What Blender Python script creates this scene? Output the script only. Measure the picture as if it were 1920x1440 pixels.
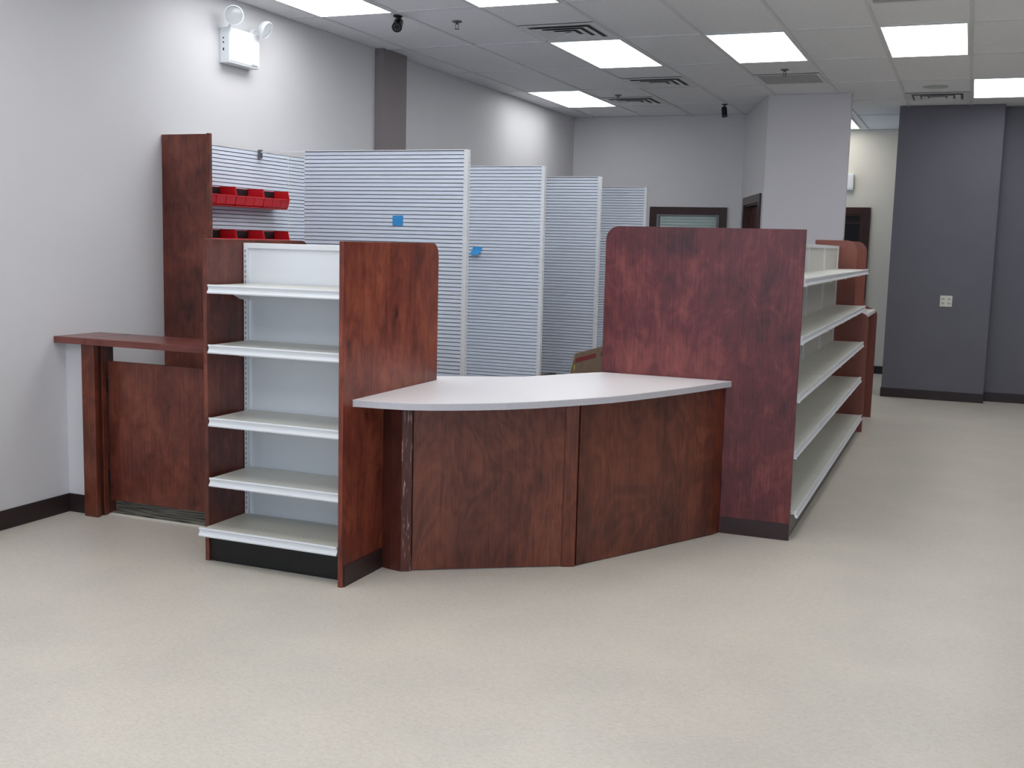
import bpy, bmesh, math, random
from mathutils import Vector, Matrix
random.seed(7)
for o in list(bpy.data.objects):
    bpy.data.objects.remove(o)
S = bpy.context.scene
C = S.collection
PI = math.pi

# ------------------------------------------------------------------ camera
cam_d = bpy.data.cameras.new('camera'); cam = bpy.data.objects.new('camera', cam_d); C.objects.link(cam)
cam_d.sensor_width = 36; cam_d.sensor_fit = 'HORIZONTAL'; cam_d.lens = 2077.2 * 36 / 1920
cam_d.clip_start = 0.05; cam_d.clip_end = 100
CR = Vector((0.92473294, 0.37978705, 0.02511543))
CU = Vector((-0.0711065, 0.10755695, 0.99165285))
CF = Vector((-0.37391557, 0.91879992, -0.12646678))
cam.matrix_world = Matrix(((CR.x, CU.x, -CF.x, 0), (CR.y, CU.y, -CF.y, 0), (CR.z, CU.z, -CF.z, 1.575), (0, 0, 0, 1)))
S.camera = cam
# ------------------------------------------------------------------ view, world, daylight
S.view_settings.view_transform = 'Standard'
S.view_settings.look = 'None'
S.view_settings.gamma = 1
S.view_settings.use_curve_mapping = False
S.view_settings.exposure = 0.13
LAMP = 5.8            # radiance of the ceiling light diffusers
DAY = 2.1             # overcast sky outside the shop front
wd = bpy.data.worlds.new('world'); S.world = wd; wd.use_nodes = True
bg = wd.node_tree.nodes['Background']; bg.inputs[0].default_value = (0.62, 0.80, 1.0, 1); bg.inputs[1].default_value = DAY
# portals: they only guide the sky light through the assumed, unseen shop-front windows
for (x0, x1) in ((-4.3, -1.5), (-1.3, 1.5), (1.7, 4.5)):
    ld = bpy.data.lights.new('window_portal', 'AREA'); ld.shape = 'RECTANGLE'; ld.size = x1 - x0; ld.size_y = 2.1
    ld.cycles.is_portal = True
    lo = bpy.data.objects.new('window_portal', ld); C.objects.link(lo)
    lo.location = ((x0 + x1) / 2, -3.06, 1.65); lo.rotation_euler = (PI / 2, 0, 0)

CEIL = 3.125

# ------------------------------------------------------------------ materials
def newmat(name):
    m = bpy.data.materials.new(name); m.use_nodes = True
    nt = m.node_tree; b = nt.nodes['Principled BSDF']
    return m, nt, b
def srgb(r, g, b):
    f = lambda c: ((c / 255 + 0.055) / 1.055) ** 2.4 if c > 10 else c / 255 / 12.92
    return (f(r), f(g), f(b), 1)
def N(nt, t, **k):
    n = nt.nodes.new(t)
    for a, v in k.items(): setattr(n, a, v)
    return n
def plain(name, col, rough=0.6, spec=0.4, metal=0.0, var=0.0, scale=8, coat=0):
    m, nt, b = newmat(name)
    b.inputs['Roughness'].default_value = rough; b.inputs['Specular IOR Level'].default_value = spec
    b.inputs['Metallic'].default_value = metal; b.inputs['Coat Weight'].default_value = coat
    tc = N(nt, 'ShaderNodeTexCoord'); nz = N(nt, 'ShaderNodeTexNoise'); nz.inputs['Scale'].default_value = scale
    nz.inputs['Detail'].default_value = 4
    cr = N(nt, 'ShaderNodeValToRGB')
    v = var
    cr.color_ramp.elements[0].position = 0.3; cr.color_ramp.elements[1].position = 0.7
    cr.color_ramp.elements[0].color = (col[0] * (1 - v), col[1] * (1 - v), col[2] * (1 - v), 1)
    cr.color_ramp.elements[1].color = (min(1, col[0] * (1 + v)), min(1, col[1] * (1 + v)), min(1, col[2] * (1 + v)), 1)
    nt.links.new(tc.outputs['Object'], nz.inputs['Vector']); nt.links.new(nz.outputs['Fac'], cr.inputs['Fac'])
    nt.links.new(cr.outputs['Color'], b.inputs['Base Color'])
    return m
def wood(name, dark, mid, light, axis='Z', rough=0.34, figure=1.0, leaf=0.23, blotch=1.0, coat=0.05, knots=0.0, bscale=3.1):
    m, nt, b = newmat(name); L = nt.links.new
    b.inputs['Roughness'].default_value = rough; b.inputs['Specular IOR Level'].default_value = 0.45
    b.inputs['Coat Weight'].default_value = coat; b.inputs['Coat Roughness'].default_value = 0.25
    tc = N(nt, 'ShaderNodeTexCoord'); oi = N(nt, 'ShaderNodeObjectInfo')
    off = N(nt, 'ShaderNodeVectorMath', operation='SCALE'); off.inputs[0].default_value = (7.1, 3.3, 5.7)
    L(oi.outputs['Random'], off.inputs['Scale'])
    add = N(nt, 'ShaderNodeVectorMath', operation='ADD'); L(tc.outputs['Object'], add.inputs[0]); L(off.outputs[0], add.inputs[1])
    def mapped(sc):
        mp = N(nt, 'ShaderNodeMapping'); L(add.outputs[0], mp.inputs['Vector'])
        a, l = sc; s = [a, a, a]; s['XYZ'.index(axis)] = l
        mp.inputs['Scale'].default_value = s; return mp.outputs[0]
    def noise(v, sc, det=4, dist=0.0, rgh=0.55):
        n = N(nt, 'ShaderNodeTexNoise'); n.inputs['Scale'].default_value = sc; n.inputs['Detail'].default_value = det
        n.inputs['Distortion'].default_value = dist; n.inputs['Roughness'].default_value = rgh; L(v, n.inputs['Vector']); return n.outputs['Fac']
    def M(op, a, c, clamp=False):
        n = N(nt, 'ShaderNodeMath', operation=op); n.use_clamp = clamp
        for i, x in enumerate((a, c)):
            if x is None: continue
            if isinstance(x, (int, float)): n.inputs[i].default_value = x
            else: L(x, n.inputs[i])
        return n.outputs[0]
    grain = noise(mapped((1, 0.035)), 95, 5, 0.3, 0.65)
    fine = noise(mapped((1, 0.02)), 260, 2, 0, 0.5)
    fig0 = noise(mapped((1, 0.42)), 3.2, 3, 0.9)
    rings = M('SINE', M('MULTIPLY', fig0, 60.0), None)
    blot = noise(mapped((1, 0.75)), bscale, 4, 0.5, 0.6)
    blot2 = noise(mapped((1, 0.6)), 11.0, 4, 0.8, 0.65)
    sx = N(nt, 'ShaderNodeSeparateXYZ'); L(add.outputs[0], sx.inputs[0])
    cross = [i for i in range(3) if i != 'XYZ'.index(axis)]
    sm = M('ADD', sx.outputs[cross[0]], sx.outputs[cross[1]])
    fl = M('FLOOR', M('DIVIDE', sm, leaf), None)
    wn = N(nt, 'ShaderNodeTexWhiteNoise', noise_dimensions='1D'); L(fl, wn.inputs['W'])
    # tone = weighted sum
    t = M('ADD', M('MULTIPLY', M('SUBTRACT', grain, 0.5), 0.55), 0.5)
    t = M('ADD', t, M('MULTIPLY', M('SUBTRACT', fine, 0.5), 0.28))
    t = M('ADD', t, M('MULTIPLY', rings, 0.045 * figure))
    t = M('ADD', t, M('MULTIPLY', M('SUBTRACT', blot, 0.5), 0.95 * blotch))
    t = M('ADD', t, M('MULTIPLY', M('SUBTRACT', blot2, 0.5), 0.75 * blotch))
    t = M('ADD', t, M('MULTIPLY', M('SUBTRACT', wn.outputs['Value'], 0.5), 0.16))
    if knots > 0:
        dn = N(nt, 'ShaderNodeTexNoise'); dn.inputs['Scale'].default_value = 14; dn.inputs['Detail'].default_value = 3; L(add.outputs[0], dn.inputs['Vector'])
        ds = N(nt, 'ShaderNodeVectorMath', operation='SCALE'); L(dn.outputs['Color'], ds.inputs[0]); ds.inputs['Scale'].default_value = 0.09
        da = N(nt, 'ShaderNodeVectorMath', operation='ADD'); L(mapped((1, 0.55)), da.inputs[0]); L(ds.outputs[0], da.inputs[1])
        vo = N(nt, 'ShaderNodeTexVoronoi'); vo.inputs['Scale'].default_value = 4.6; L(da.outputs[0], vo.inputs['Vector'])
        k = M('SUBTRACT', 1.0, M('MULTIPLY', vo.outputs['Distance'], 4.6), True)
        k = M('MULTIPLY', k, k)
        sep = N(nt, 'ShaderNodeSeparateColor'); L(vo.outputs['Color'], sep.inputs[0])
        k = M('MULTIPLY', k, M('GREATER_THAN', sep.outputs[0], 0.35))
        t = M('SUBTRACT', t, M('MULTIPLY', k, knots))
    cr = N(nt, 'ShaderNodeValToRGB'); e = cr.color_ramp.elements
    e[0].position = 0.08; e[0].color = dark; e[1].position = 0.95; e[1].color = light
    x = cr.color_ramp.elements.new(0.5); x.color = mid
    L(t, cr.inputs['Fac']); L(cr.outputs['Color'], b.inputs['Base Color'])
    bp = N(nt, 'ShaderNodeBump'); bp.inputs['Strength'].default_value = 0.06; bp.inputs['Distance'].default_value = 0.002
    L(grain, bp.inputs['Height']); L(bp.outputs[0], b.inputs['Normal'])
    return m

WOOD = wood('stained_plywood', srgb(48, 18, 15), srgb(118, 52, 38), srgb(164, 88, 62), knots=0.6)
WOODF = wood('stained_front_plywood', srgb(44, 20, 16), srgb(100, 50, 38), srgb(138, 78, 56), knots=0.3, figure=1.6, blotch=0.75)
WOODR = wood('red_stained_plywood', srgb(48, 16, 22), srgb(98, 37, 40), srgb(142, 70, 64), figure=1.0, leaf=0.21, blotch=1.2, bscale=2.0)
WOODP = wood('plain_stained_panel', srgb(46, 20, 17), srgb(104, 50, 39), srgb(146, 82, 64), figure=0.5, blotch=1.05)
WOODX = wood('stained_ledge_wood', srgb(62, 28, 26), srgb(106, 54, 48), srgb(140, 82, 72), axis='X', figure=0.5, blotch=0.7, rough=0.28)
PINE = wood('stained_pine', srgb(56, 22, 15), srgb(100, 48, 33), srgb(140, 74, 48), figure=1.6, blotch=0.7, knots=0.15)
PINED = wood('dark_stained_pine', srgb(40, 18, 15), srgb(78, 37, 30), srgb(112, 58, 46), figure=0.8, blotch=0.8)
LAMI = wood('mahogany_laminate', srgb(92, 44, 36), srgb(122, 66, 54), srgb(140, 82, 68), figure=0.1, blotch=0.25, leaf=0.6)
CASE = wood('door_casing_wood', srgb(34, 18, 17), srgb(54, 29, 27), srgb(76, 42, 38), figure=0.3, blotch=0.5)
PINES = wood('scratched_dark_pine', srgb(40, 18, 15), srgb(78, 37, 30), srgb(112, 58, 46), figure=0.8, blotch=0.8)
def scratch(m):
    nt = m.node_tree; b = nt.nodes['Principled BSDF']; L = nt.links.new; src = b.inputs['Base Color'].links[0].from_socket
    tc = N(nt, 'ShaderNodeTexCoord'); mp = N(nt, 'ShaderNodeMapping'); mp.inputs['Scale'].default_value = (1, 1, 0.09); L(tc.outputs['Object'], mp.inputs[0])
    n1 = N(nt, 'ShaderNodeTexNoise'); n1.inputs['Scale'].default_value = 120; n1.inputs['Detail'].default_value = 3; n1.inputs['Distortion'].default_value = 0.6; L(mp.outputs[0], n1.inputs['Vector'])
    cr = N(nt, 'ShaderNodeValToRGB'); cr.color_ramp.elements[0].position = 0.62; cr.color_ramp.elements[1].position = 0.68; L(n1.outputs['Fac'], cr.inputs['Fac'])
    mx = N(nt, 'ShaderNodeMix', data_type='RGBA'); L(cr.outputs[0], mx.inputs[0]); L(src, mx.inputs[6]); mx.inputs[7].default_value = srgb(176, 136, 130); L(mx.outputs[2], b.inputs['Base Color'])
scratch(PINES)
WHITE = plain('white_powder_coat', srgb(226, 227, 230), 0.38, 0.45, var=0.015)
OFFW = plain('cream_powder_coat', srgb(212, 211, 203), 0.36, 0.5, var=0.015)
BACKP = plain('white_back_board', srgb(224, 226, 230), 0.5, 0.4, var=0.01)
BLACK = plain('black_vinyl', srgb(20, 20, 22), 0.45, 0.4, var=0.1)
BASEB = plain('brown_vinyl_base', srgb(44, 31, 32), 0.42, 0.45, var=0.08)
KICKB = plain('dark_brown_kick', srgb(54, 36, 36), 0.4, 0.4, var=0.08)
KICKG = plain('grey_brown_kick', srgb(96, 90, 88), 0.4, 0.4, var=0.05)
WALLW = plain('warm_white_paint', srgb(212, 210, 212), 0.62, 0.3, var=0.012, scale=3)
WALLH = plain('cream_paint', srgb(218, 214, 204), 0.62, 0.3, var=0.012, scale=3)
WALLG = plain('slate_grey_paint', srgb(104, 103, 112), 0.6, 0.3, var=0.03, scale=3)
WALLT = plain('taupe_paint', srgb(136, 127, 128), 0.6, 0.3, var=0.03, scale=4)
SLAT = plain('pale_slat_aluminium', srgb(212, 219, 232), 0.42, 0.5, var=0.015)
LAMTOP = plain('speckled_laminate', srgb(232, 228, 229), 0.33, 0.45, var=0.035, scale=160)
EDGEB = plain('laminate_edge', srgb(196, 192, 198), 0.4, 0.4, var=0.05, scale=120)
RED = plain('red_plastic', srgb(206, 22, 34), 0.35, 0.5, var=0.05)
REDD = plain('red_tape', srgb(122, 24, 26), 0.4, 0.4, var=0.1)
YEL = plain('yellow_sticker', srgb(170, 160, 40), 0.5, 0.3, var=0.1)
BLUE = plain('blue_masking_tape', srgb(58, 148, 214), 0.6, 0.3, var=0.06, scale=60)
CARD = plain('brown_cardboard', srgb(124, 104, 88), 0.8, 0.2, var=0.07, scale=20)
CAMB = plain('black_camera_plastic', srgb(16, 17, 22), 0.32, 0.5, var=0.1)
CHROME = plain('chrome', srgb(190, 190, 195), 0.22, 0.5, metal=1.0)
STEEL = plain('dull_steel', srgb(120, 120, 124), 0.4, 0.5, metal=1.0)
PLAST = plain('ivory_plastic', srgb(216, 216, 206), 0.4, 0.4, var=0.02)
ENCL = plain('white_enamel_housing', srgb(232, 236, 238), 0.35, 0.45, var=0.01)
DARKGAP = plain('duct_black', srgb(120, 120, 124), 0.8, 0.1, var=0.1)
GRILLE = plain('grey_ceiling_metal', srgb(226, 226, 226), 0.45, 0.4, var=0.03)

def floor_mat():
    m, nt, b = newmat('beige_sheet_vinyl'); L = nt.links.new
    tc = N(nt, 'ShaderNodeTexCoord')
    n1 = N(nt, 'ShaderNodeTexNoise'); n1.inputs['Scale'].default_value = 55; n1.inputs['Detail'].default_value = 6; n1.inputs['Distortion'].default_value = 1.2
    n2 = N(nt, 'ShaderNodeTexNoise'); n2.inputs['Scale'].default_value = 2.2; n2.inputs['Detail'].default_value = 3
    mp = N(nt, 'ShaderNodeMapping'); mp.inputs['Scale'].default_value = (1, 2.2, 1); mp.inputs['Rotation'].default_value = (0, 0, 0.5)
    L(tc.outputs['Object'], mp.inputs[0]); L(mp.outputs[0], n1.inputs['Vector']); L(tc.outputs['Object'], n2.inputs['Vector'])
    cr = N(nt, 'ShaderNodeValToRGB'); e = cr.color_ramp.elements
    e[0].position = 0.28; e[0].color = srgb(204, 195, 181); e[1].position = 0.62; e[1].color = srgb(219, 212, 201)
    L(n1.outputs['Fac'], cr.inputs['Fac'])
    cr2 = N(nt, 'ShaderNodeValToRGB'); e = cr2.color_ramp.elements
    e[0].position = 0.35; e[0].color = (0.93, 0.93, 0.93, 1); e[1].position = 0.65; e[1].color = (1, 0.99, 0.98, 1)
    L(n2.outputs['Fac'], cr2.inputs['Fac'])
    mx = N(nt, 'ShaderNodeMix', data_type='RGBA', blend_type='MULTIPLY'); mx.inputs[0].default_value = 1
    L(cr.outputs[0], mx.inputs[6]); L(cr2.outputs[0], mx.inputs[7]); L(mx.outputs[2], b.inputs['Base Color'])
    b.inputs['Roughness'].default_value = 0.36; b.inputs['Specular IOR Level'].default_value = 0.4
    bp = N(nt, 'ShaderNodeBump'); bp.inputs['Strength'].default_value = 0.08; bp.inputs['Distance'].default_value = 0.001
    L(n1.outputs['Fac'], bp.inputs['Height']); L(bp.outputs[0], b.inputs['Normal'])
    return m
FLOOR = floor_mat()
def carpet_mat():
    m, nt, b = newmat('charcoal_carpet_tile'); L = nt.links.new
    tc = N(nt, 'ShaderNodeTexCoord'); mp = N(nt, 'ShaderNodeMapping'); mp.inputs['Scale'].default_value = (6, 45, 1); mp.inputs['Rotation'].default_value = (0, 0, -0.35)
    n1 = N(nt, 'ShaderNodeTexNoise'); n1.inputs['Scale'].default_value = 1; n1.inputs['Detail'].default_value = 5
    L(tc.outputs['Object'], mp.inputs[0]); L(mp.outputs[0], n1.inputs['Vector'])
    cr = N(nt, 'ShaderNodeValToRGB'); e = cr.color_ramp.elements
    e[0].position = 0.38; e[0].color = srgb(34, 34, 36); e[1].position = 0.62; e[1].color = srgb(118, 114, 102)
    L(n1.outputs['Fac'], cr.inputs['Fac']); L(cr.outputs[0], b.inputs['Base Color']); b.inputs['Roughness'].default_value = 0.95
    return m
CARPET = carpet_mat()
def tile_mat():
    m, nt, b = newmat('mineral_fibre_tile'); L = nt.links.new
    tc = N(nt, 'ShaderNodeTexCoord')
    n1 = N(nt, 'ShaderNodeTexNoise'); n1.inputs['Scale'].default_value = 140; n1.inputs['Detail'].default_value = 4
    L(tc.outputs['Object'], n1.inputs['Vector'])
    cr = N(nt, 'ShaderNodeValToRGB'); e = cr.color_ramp.elements
    e[0].position = 0.3; e[0].color = srgb(222, 222, 224); e[1].position = 0.55; e[1].color = srgb(242, 242, 244)
    L(n1.outputs['Fac'], cr.inputs['Fac']); L(cr.outputs[0], b.inputs['Base Color']); b.inputs['Roughness'].default_value = 0.85
    b.inputs['Specular IOR Level'].default_value = 0.2
    return m
TILE = tile_mat()
def perf_mat(name, col, y0, rows, axis_along='X', axis_across='Y', pitch=0.0254):
    """cream deck with rows of small dark punched holes; rows = distances from y0"""
    m, nt, b = newmat(name); L = nt.links.new
    tc = N(nt, 'ShaderNodeTexCoord'); sx = N(nt, 'ShaderNodeSeparateXYZ'); L(tc.outputs['Object'], sx.inputs[0])
    def M(op, a, c, d=None):
        n = N(nt, 'ShaderNodeMath', operation=op)
        for i, x in enumerate((a, c, d)):
            if x is None: continue
            if isinstance(x, (int, float)): n.inputs[i].default_value = x
            else: L(x, n.inputs[i])
        return n.outputs[0]
    u = sx.outputs[axis_along]; v = sx.outputs[axis_across]
    fu = M('SUBTRACT', M('FRACT', M('DIVIDE', u, pitch), None), 0.5)
    du = M('MULTIPLY', fu, pitch)
    tot = None
    for r in rows:
        dv = M('SUBTRACT', v, y0 + r)
        d2 = M('ADD', M('MULTIPLY', du, du), M('MULTIPLY', dv, dv))
        h = M('LESS_THAN', d2, 0.0029 ** 2)
        tot = h if tot is None else M('MAXIMUM', tot, h)
    mx = N(nt, 'ShaderNodeMix', data_type='RGBA'); L(tot, mx.inputs[0]); mx.inputs[6].default_value = col; mx.inputs[7].default_value = srgb(70, 66, 60)
    L(mx.outputs[2], b.inputs['Base Color']); b.inputs['Roughness'].default_value = 0.36
    return m
PERF = perf_mat('perforated_deck', srgb(206, 202, 190), 0.0, (0.045, 0.065, 0.26, 0.28))
PERFY = perf_mat('perforated_deck_side', srgb(206, 205, 196), 0.0, (-0.05, -0.07, -0.25, -0.27), 'Y', 'X')
def stripe_mat(name, c1, c2, pitch):
    m, nt, b = newmat(name); L = nt.links.new
    tc = N(nt, 'ShaderNodeTexCoord'); sx = N(nt, 'ShaderNodeSeparateXYZ'); L(tc.outputs['Object'], sx.inputs[0])
    d = N(nt, 'ShaderNodeMath', operation='DIVIDE'); L(sx.outputs['Z'], d.inputs[0]); d.inputs[1].default_value = pitch
    f = N(nt, 'ShaderNodeMath', operation='FRACT'); L(d.outputs[0], f.inputs[0])
    g = N(nt, 'ShaderNodeMath', operation='LESS_THAN'); L(f.outputs[0], g.inputs[0]); g.inputs[1].default_value = 0.22
    mx = N(nt, 'ShaderNodeMix', data_type='RGBA'); L(g.outputs[0], mx.inputs[0]); mx.inputs[6].default_value = c1; mx.inputs[7].default_value = c2
    L(mx.outputs[2], b.inputs['Base Color']); b.inputs['Roughness'].default_value = 0.45
    return m
GBACK = stripe_mat('fine_lined_back_board', srgb(212, 209, 202), srgb(188, 184, 176), 0.0127)
def emis(name, col, st):
    m, nt, b = newmat(name)
    b.inputs['Base Color'].default_value = (0.9, 0.9, 0.9, 1)
    b.inputs['Emission Color'].default_value = (*col, 1); b.inputs['Emission Strength'].default_value = st
    return m
LENS = emis('lit_diffuser', (0.955, 0.98, 1.0), LAMP)
LENSH = emis('hall_diffuser', (1.0, 0.97, 0.92), LAMP * 0.85)
def glass(name, col=(1, 1, 1, 1), rough=0.02):
    m, nt, b = newmat(name); b.inputs['Base Color'].default_value = col; b.inputs['Roughness'].default_value = rough
    b.inputs['Transmission Weight'].default_value = 1.0; b.inputs['IOR'].default_value = 1.45
    return m
GLASS = glass('clear_glass')
DGLASS = plain('dark_glass', srgb(24, 24, 28), 0.06, 0.6)

# ------------------------------------------------------------------ mesh helpers
class MB:
    def __init__(s): s.v = []; s.f = []
    def poly(s, vs, fs):
        b = len(s.v); s.v += [tuple(p) for p in vs]; s.f += [tuple(b + i for i in f) for f in fs]; return s
    def box(s, x0, x1, y0, y1, z0, z1):
        vs = [(x, y, z) for z in (z0, z1) for y in (y0, y1) for x in (x0, x1)]
        return s.poly(vs, [(0, 2, 3, 1), (4, 5, 7, 6), (0, 1, 5, 4), (2, 6, 7, 3), (0, 4, 6, 2), (1, 3, 7, 5)])
    def prism(s, pts, a, b, plane='XY'):
        """closed outline pts extruded between a and b along the remaining axis"""
        def P(p, h):
            return {'XY': (p[0], p[1], h), 'XZ': (p[0], h, p[1]), 'YZ': (h, p[0], p[1])}[plane]
        n = len(pts); vs = [P(p, a) for p in pts] + [P(p, b) for p in pts]
        fs = [tuple(range(n))[::-1], tuple(range(n, 2 * n))] + [(i, (i + 1) % n, n + (i + 1) % n, n + i) for i in range(n)]
        return s.poly(vs, fs)
    def lathe(s, prof, org, axis, seg=24, cap=True):
        """prof: list of (radius, height along axis)"""
        ax = Vector(axis).normalized(); t = ax.orthogonal().normalized(); u = ax.cross(t); o = Vector(org)
        b = len(s.v)
        for r, h in prof:
            for k in range(seg):
                a = 2 * PI * k / seg
                s.v.append(tuple(o + ax * h + (t * math.cos(a) + u * math.sin(a)) * r))
        for i in range(len(prof) - 1):
            for k in range(seg):
                k2 = (k + 1) % seg
                s.f.append((b + i * seg + k, b + i * seg + k2, b + (i + 1) * seg + k2, b + (i + 1) * seg + k))
        if cap:
            s.f.append(tuple(b + k for k in range(seg))[::-1]); s.f.append(tuple(b + (len(prof) - 1) * seg + k for k in range(seg)))
        return s
    def tube(s, p, q, r, seg=12):
        d = Vector(q) - Vector(p); return s.lathe([(r, 0), (r, d.length)], p, d, seg)
WL = {}
def obj(name, mb, mat, parent=None, bevel=0.0, smooth=False, loc=None):
    """one mesh object; mb is in world coordinates"""
    me = bpy.data.meshes.new(name)
    base = Vector(WL[parent.name]) if parent else (Vector(loc) if loc else Vector((0, 0, 0)))
    me.from_pydata([tuple(Vector(p) - base) for p in mb.v], [], mb.f)
    bm = bmesh.new(); bm.from_mesh(me); bmesh.ops.recalc_face_normals(bm, faces=bm.faces); bm.to_mesh(me); bm.free()
    me.materials.append(mat)
    o = bpy.data.objects.new(name, me); C.objects.link(o)
    if parent: o.parent = parent
    elif loc: o.location = loc
    WL[o.name] = tuple(base)
    if smooth:
        for p in me.polygons: p.use_smooth = True
        try: me.set_sharp_from_angle(angle=math.radians(35))
        except Exception: pass
    if bevel:
        md = o.modifiers.new('bevel', 'BEVEL'); md.width = bevel; md.segments = 2; md.limit_method = 'ANGLE'; md.angle_limit = math.radians(40)
    return o
def thing(name, label, cat, loc, group=None):
    o = bpy.data.objects.new(name, None); o.empty_display_size = 0.1; C.objects.link(o); o.location = loc
    o['label'] = label; o['category'] = cat
    if group: o['group'] = group
    WL[o.name] = tuple(loc); return o
def tag(o, label, cat, group=None):
    o['label'] = label; o['category'] = cat
    if group: o['group'] = group
    return o
def struct(name, mb, mat, label, cat, bevel=0, parent=None):
    o = obj(name, mb, mat, parent, bevel)
    o['kind'] = 'structure'; o['label'] = label; o['category'] = cat
    return o
def copy_tree(o, parent=None):
    c = o.copy(); C.objects.link(c)
    if parent: c.parent = parent
    for ch in [x for x in bpy.data.objects if x.parent == o]: copy_tree(ch, c)
    return c
def arc(cx, cy, r, a0, a1, n=8):
    return [(cx + r * math.cos(math.radians(a0 + (a1 - a0) * i / n)), cy + r * math.sin(math.radians(a0 + (a1 - a0) * i / n))) for i in range(n + 1)]

# ------------------------------------------------------------------ the room
XW, YB, YF = -4.63, 13.2, -3.0
struct('floor', MB().box(XW - .15, 5.2, YF - .15, 15.3, -0.12, 0), FLOOR, 'beige mottled sheet vinyl floor of the shop', 'floor')
cp = [(XW, 4.835), (-2.56, 4.835), (-2.30, 4.80), (-1.80, 5.12), (-1.30, 6.06), (-1.30, 10.1), (-2.05, 11.6), (-2.53, YB), (XW, YB)]
struct('floor', MB().prism(cp, 0.0, 0.006), CARPET, 'dark streaky charcoal carpet behind the swing gate', 'carpet')
struct('ceiling', MB().box(XW - .15, 5.2, YF - .15, 15.3, CEIL + .002, CEIL + .1), TILE, 'suspended ceiling of grey white mineral tiles', 'ceiling')
TX, TY, GX, GY = 0.6096, 1.3095, -3.148, 8.264
g = MB()
k = -8
while GY + k * TY < 15.1:
    y = GY + k * TY
    if y > YF: g.box(XW, 5.0, y - .012, y + .012, CEIL - .004, CEIL + .003)
    k += 1
for k in range(-2, 14):
    x = GX + k * TX; g.box(x - .012, x + .012, YF, 15.1, CEIL - .005, CEIL + .003)
struct('trim_1', g, plain('grid_bar_white', srgb(222, 222, 223), 0.5, 0.3, var=0.02), 'thin white metal grid bars holding the ceiling tiles', 'ceiling grid')
struct('wall_left', MB().box(XW - .12, XW, YF - .12, YB + .12, 0, CEIL), WALLW, 'long pale left wall behind the slat panels', 'wall')
struct('wall_back', MB().box(XW - .12, -2.5, YB, YB + .12, 0, CEIL), WALLW, 'pale back wall with the dark framed window', 'wall')
A = Vector((-2.0, 11.63)); B = Vector((-2.53, 13.2)); D = (B - A).normalized(); Nn = Vector((D.y, -D.x))
def ang(s, t, z):           # point on the slanted wall: s along it, t towards the hall (negative = towards the shop)
    p = A + D * s + Nn * t; return (p.x, p.y, z)
def abox(mb, s0, s1, t0, t1, z0, z1):
    vs = [ang(s, t, z) for z in (z0, z1) for t in (t0, t1) for s in (s0, s1)]
    return mb.poly(vs, [(0, 2, 3, 1), (4, 5, 7, 6), (0, 1, 5, 4), (2, 6, 7, 3), (0, 4, 6, 2), (1, 3, 7, 5)])
LA = (B - A).length
struct('wall_angled', abox(abox(abox(MB(), 0, 0.20, 0, .10, 0, CEIL), 0.20, 1.30, 0, .10, 2.07, CEIL), 1.30, LA, 0, .10, 0, CEIL), WALLW, 'slanting wall with the narrow dark framed doorway', 'wall')
struct('wall_center', MB().box(-2.0, -1.19, 11.63, 11.74, 0, CEIL), plain('lilac_white_paint', srgb(212, 208, 213), 0.62, 0.3, var=0.01, scale=3), 'broad pale wall end standing behind the right shelves', 'wall')
struct('wall_hall_back', MB().box(-4.0, -0.7, 15.1, 15.22, 0, CEIL), WALLH, 'cream wall at the far end of the passage', 'wall')
struct('wall_hall_left', MB().box(-4.0, -2.62, 13.36, 13.46, 0, CEIL), WALLH, 'cream passage wall behind the slanting wall', 'wall')
struct('wall_back_right', MB().box(-0.80, 0.235, 12.75, 15.1, 0, CEIL), WALLG, 'dark slate grey wall with the outlet plate', 'wall')
struct('wall_recess', MB().box(0.235, 5.1, 12.97, 13.1, 0, CEIL), WALLG, 'recessed dark grey wall at the right edge', 'wall')
struct('wall_right', MB().box(5.0, 5.12, YF - .12, 13.1, 0, CEIL), WALLW, 'right wall of the shop beyond the view', 'wall')
wf = MB().box(XW - .12, 5.12, YF - .12, YF, 0, 0.6).box(XW - .12, 5.12, YF - .12, YF, 2.7, CEIL)
for x0, x1 in ((XW - .12, -4.3), (-1.5, -1.3), (1.5, 1.7), (4.5, 5.12)): wf.box(x0, x1, YF - .12, YF, 0.6, 2.7)  # window openings are assumed, put behind the camera only to supply daylight
struct('wall_front', wf, WALLW, 'unseen shop front wall with window openings added to let in daylight', 'wall')
struct('wall_half', MB().box(XW, -4.415, 4.757, 4.87, 0, 0.966), WALLW, 'short white half wall under the hinged ledge', 'wall')
struct('trim_2', MB().box(XW, -4.548, 8.215, 8.62, 0, CEIL), WALLT, 'dark taupe pilaster on the left wall', 'pilaster')
def base(n, mb, label): struct('baseboard_' + n, mb, BASEB, label, 'baseboard', bevel=.003)
base('left', MB().box(XW, XW + .008, YF, 4.757, 0, .105), 'dark brown vinyl baseboard along the left wall')
base('half_wall', MB().box(XW + .008, -4.475, 4.749, 4.757, 0, .105), 'dark brown baseboard on the half wall under the ledge')
base('back_right', MB().box(-0.808, 0.243, 12.742, 12.75, 0, .10).box(-0.808, -.80, 12.742, 15.09, 0, .10), 'dark baseboard under the grey wall with the outlet')
base('recess', MB().box(0.243, 5.0, 12.962, 12.97, 0, .10), 'dark baseboard under the recessed grey wall')
base('hall', MB().box(-1.20, -0.81, 15.092, 15.1, 0, .10), 'short dark baseboard at the end of the passage')

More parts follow.
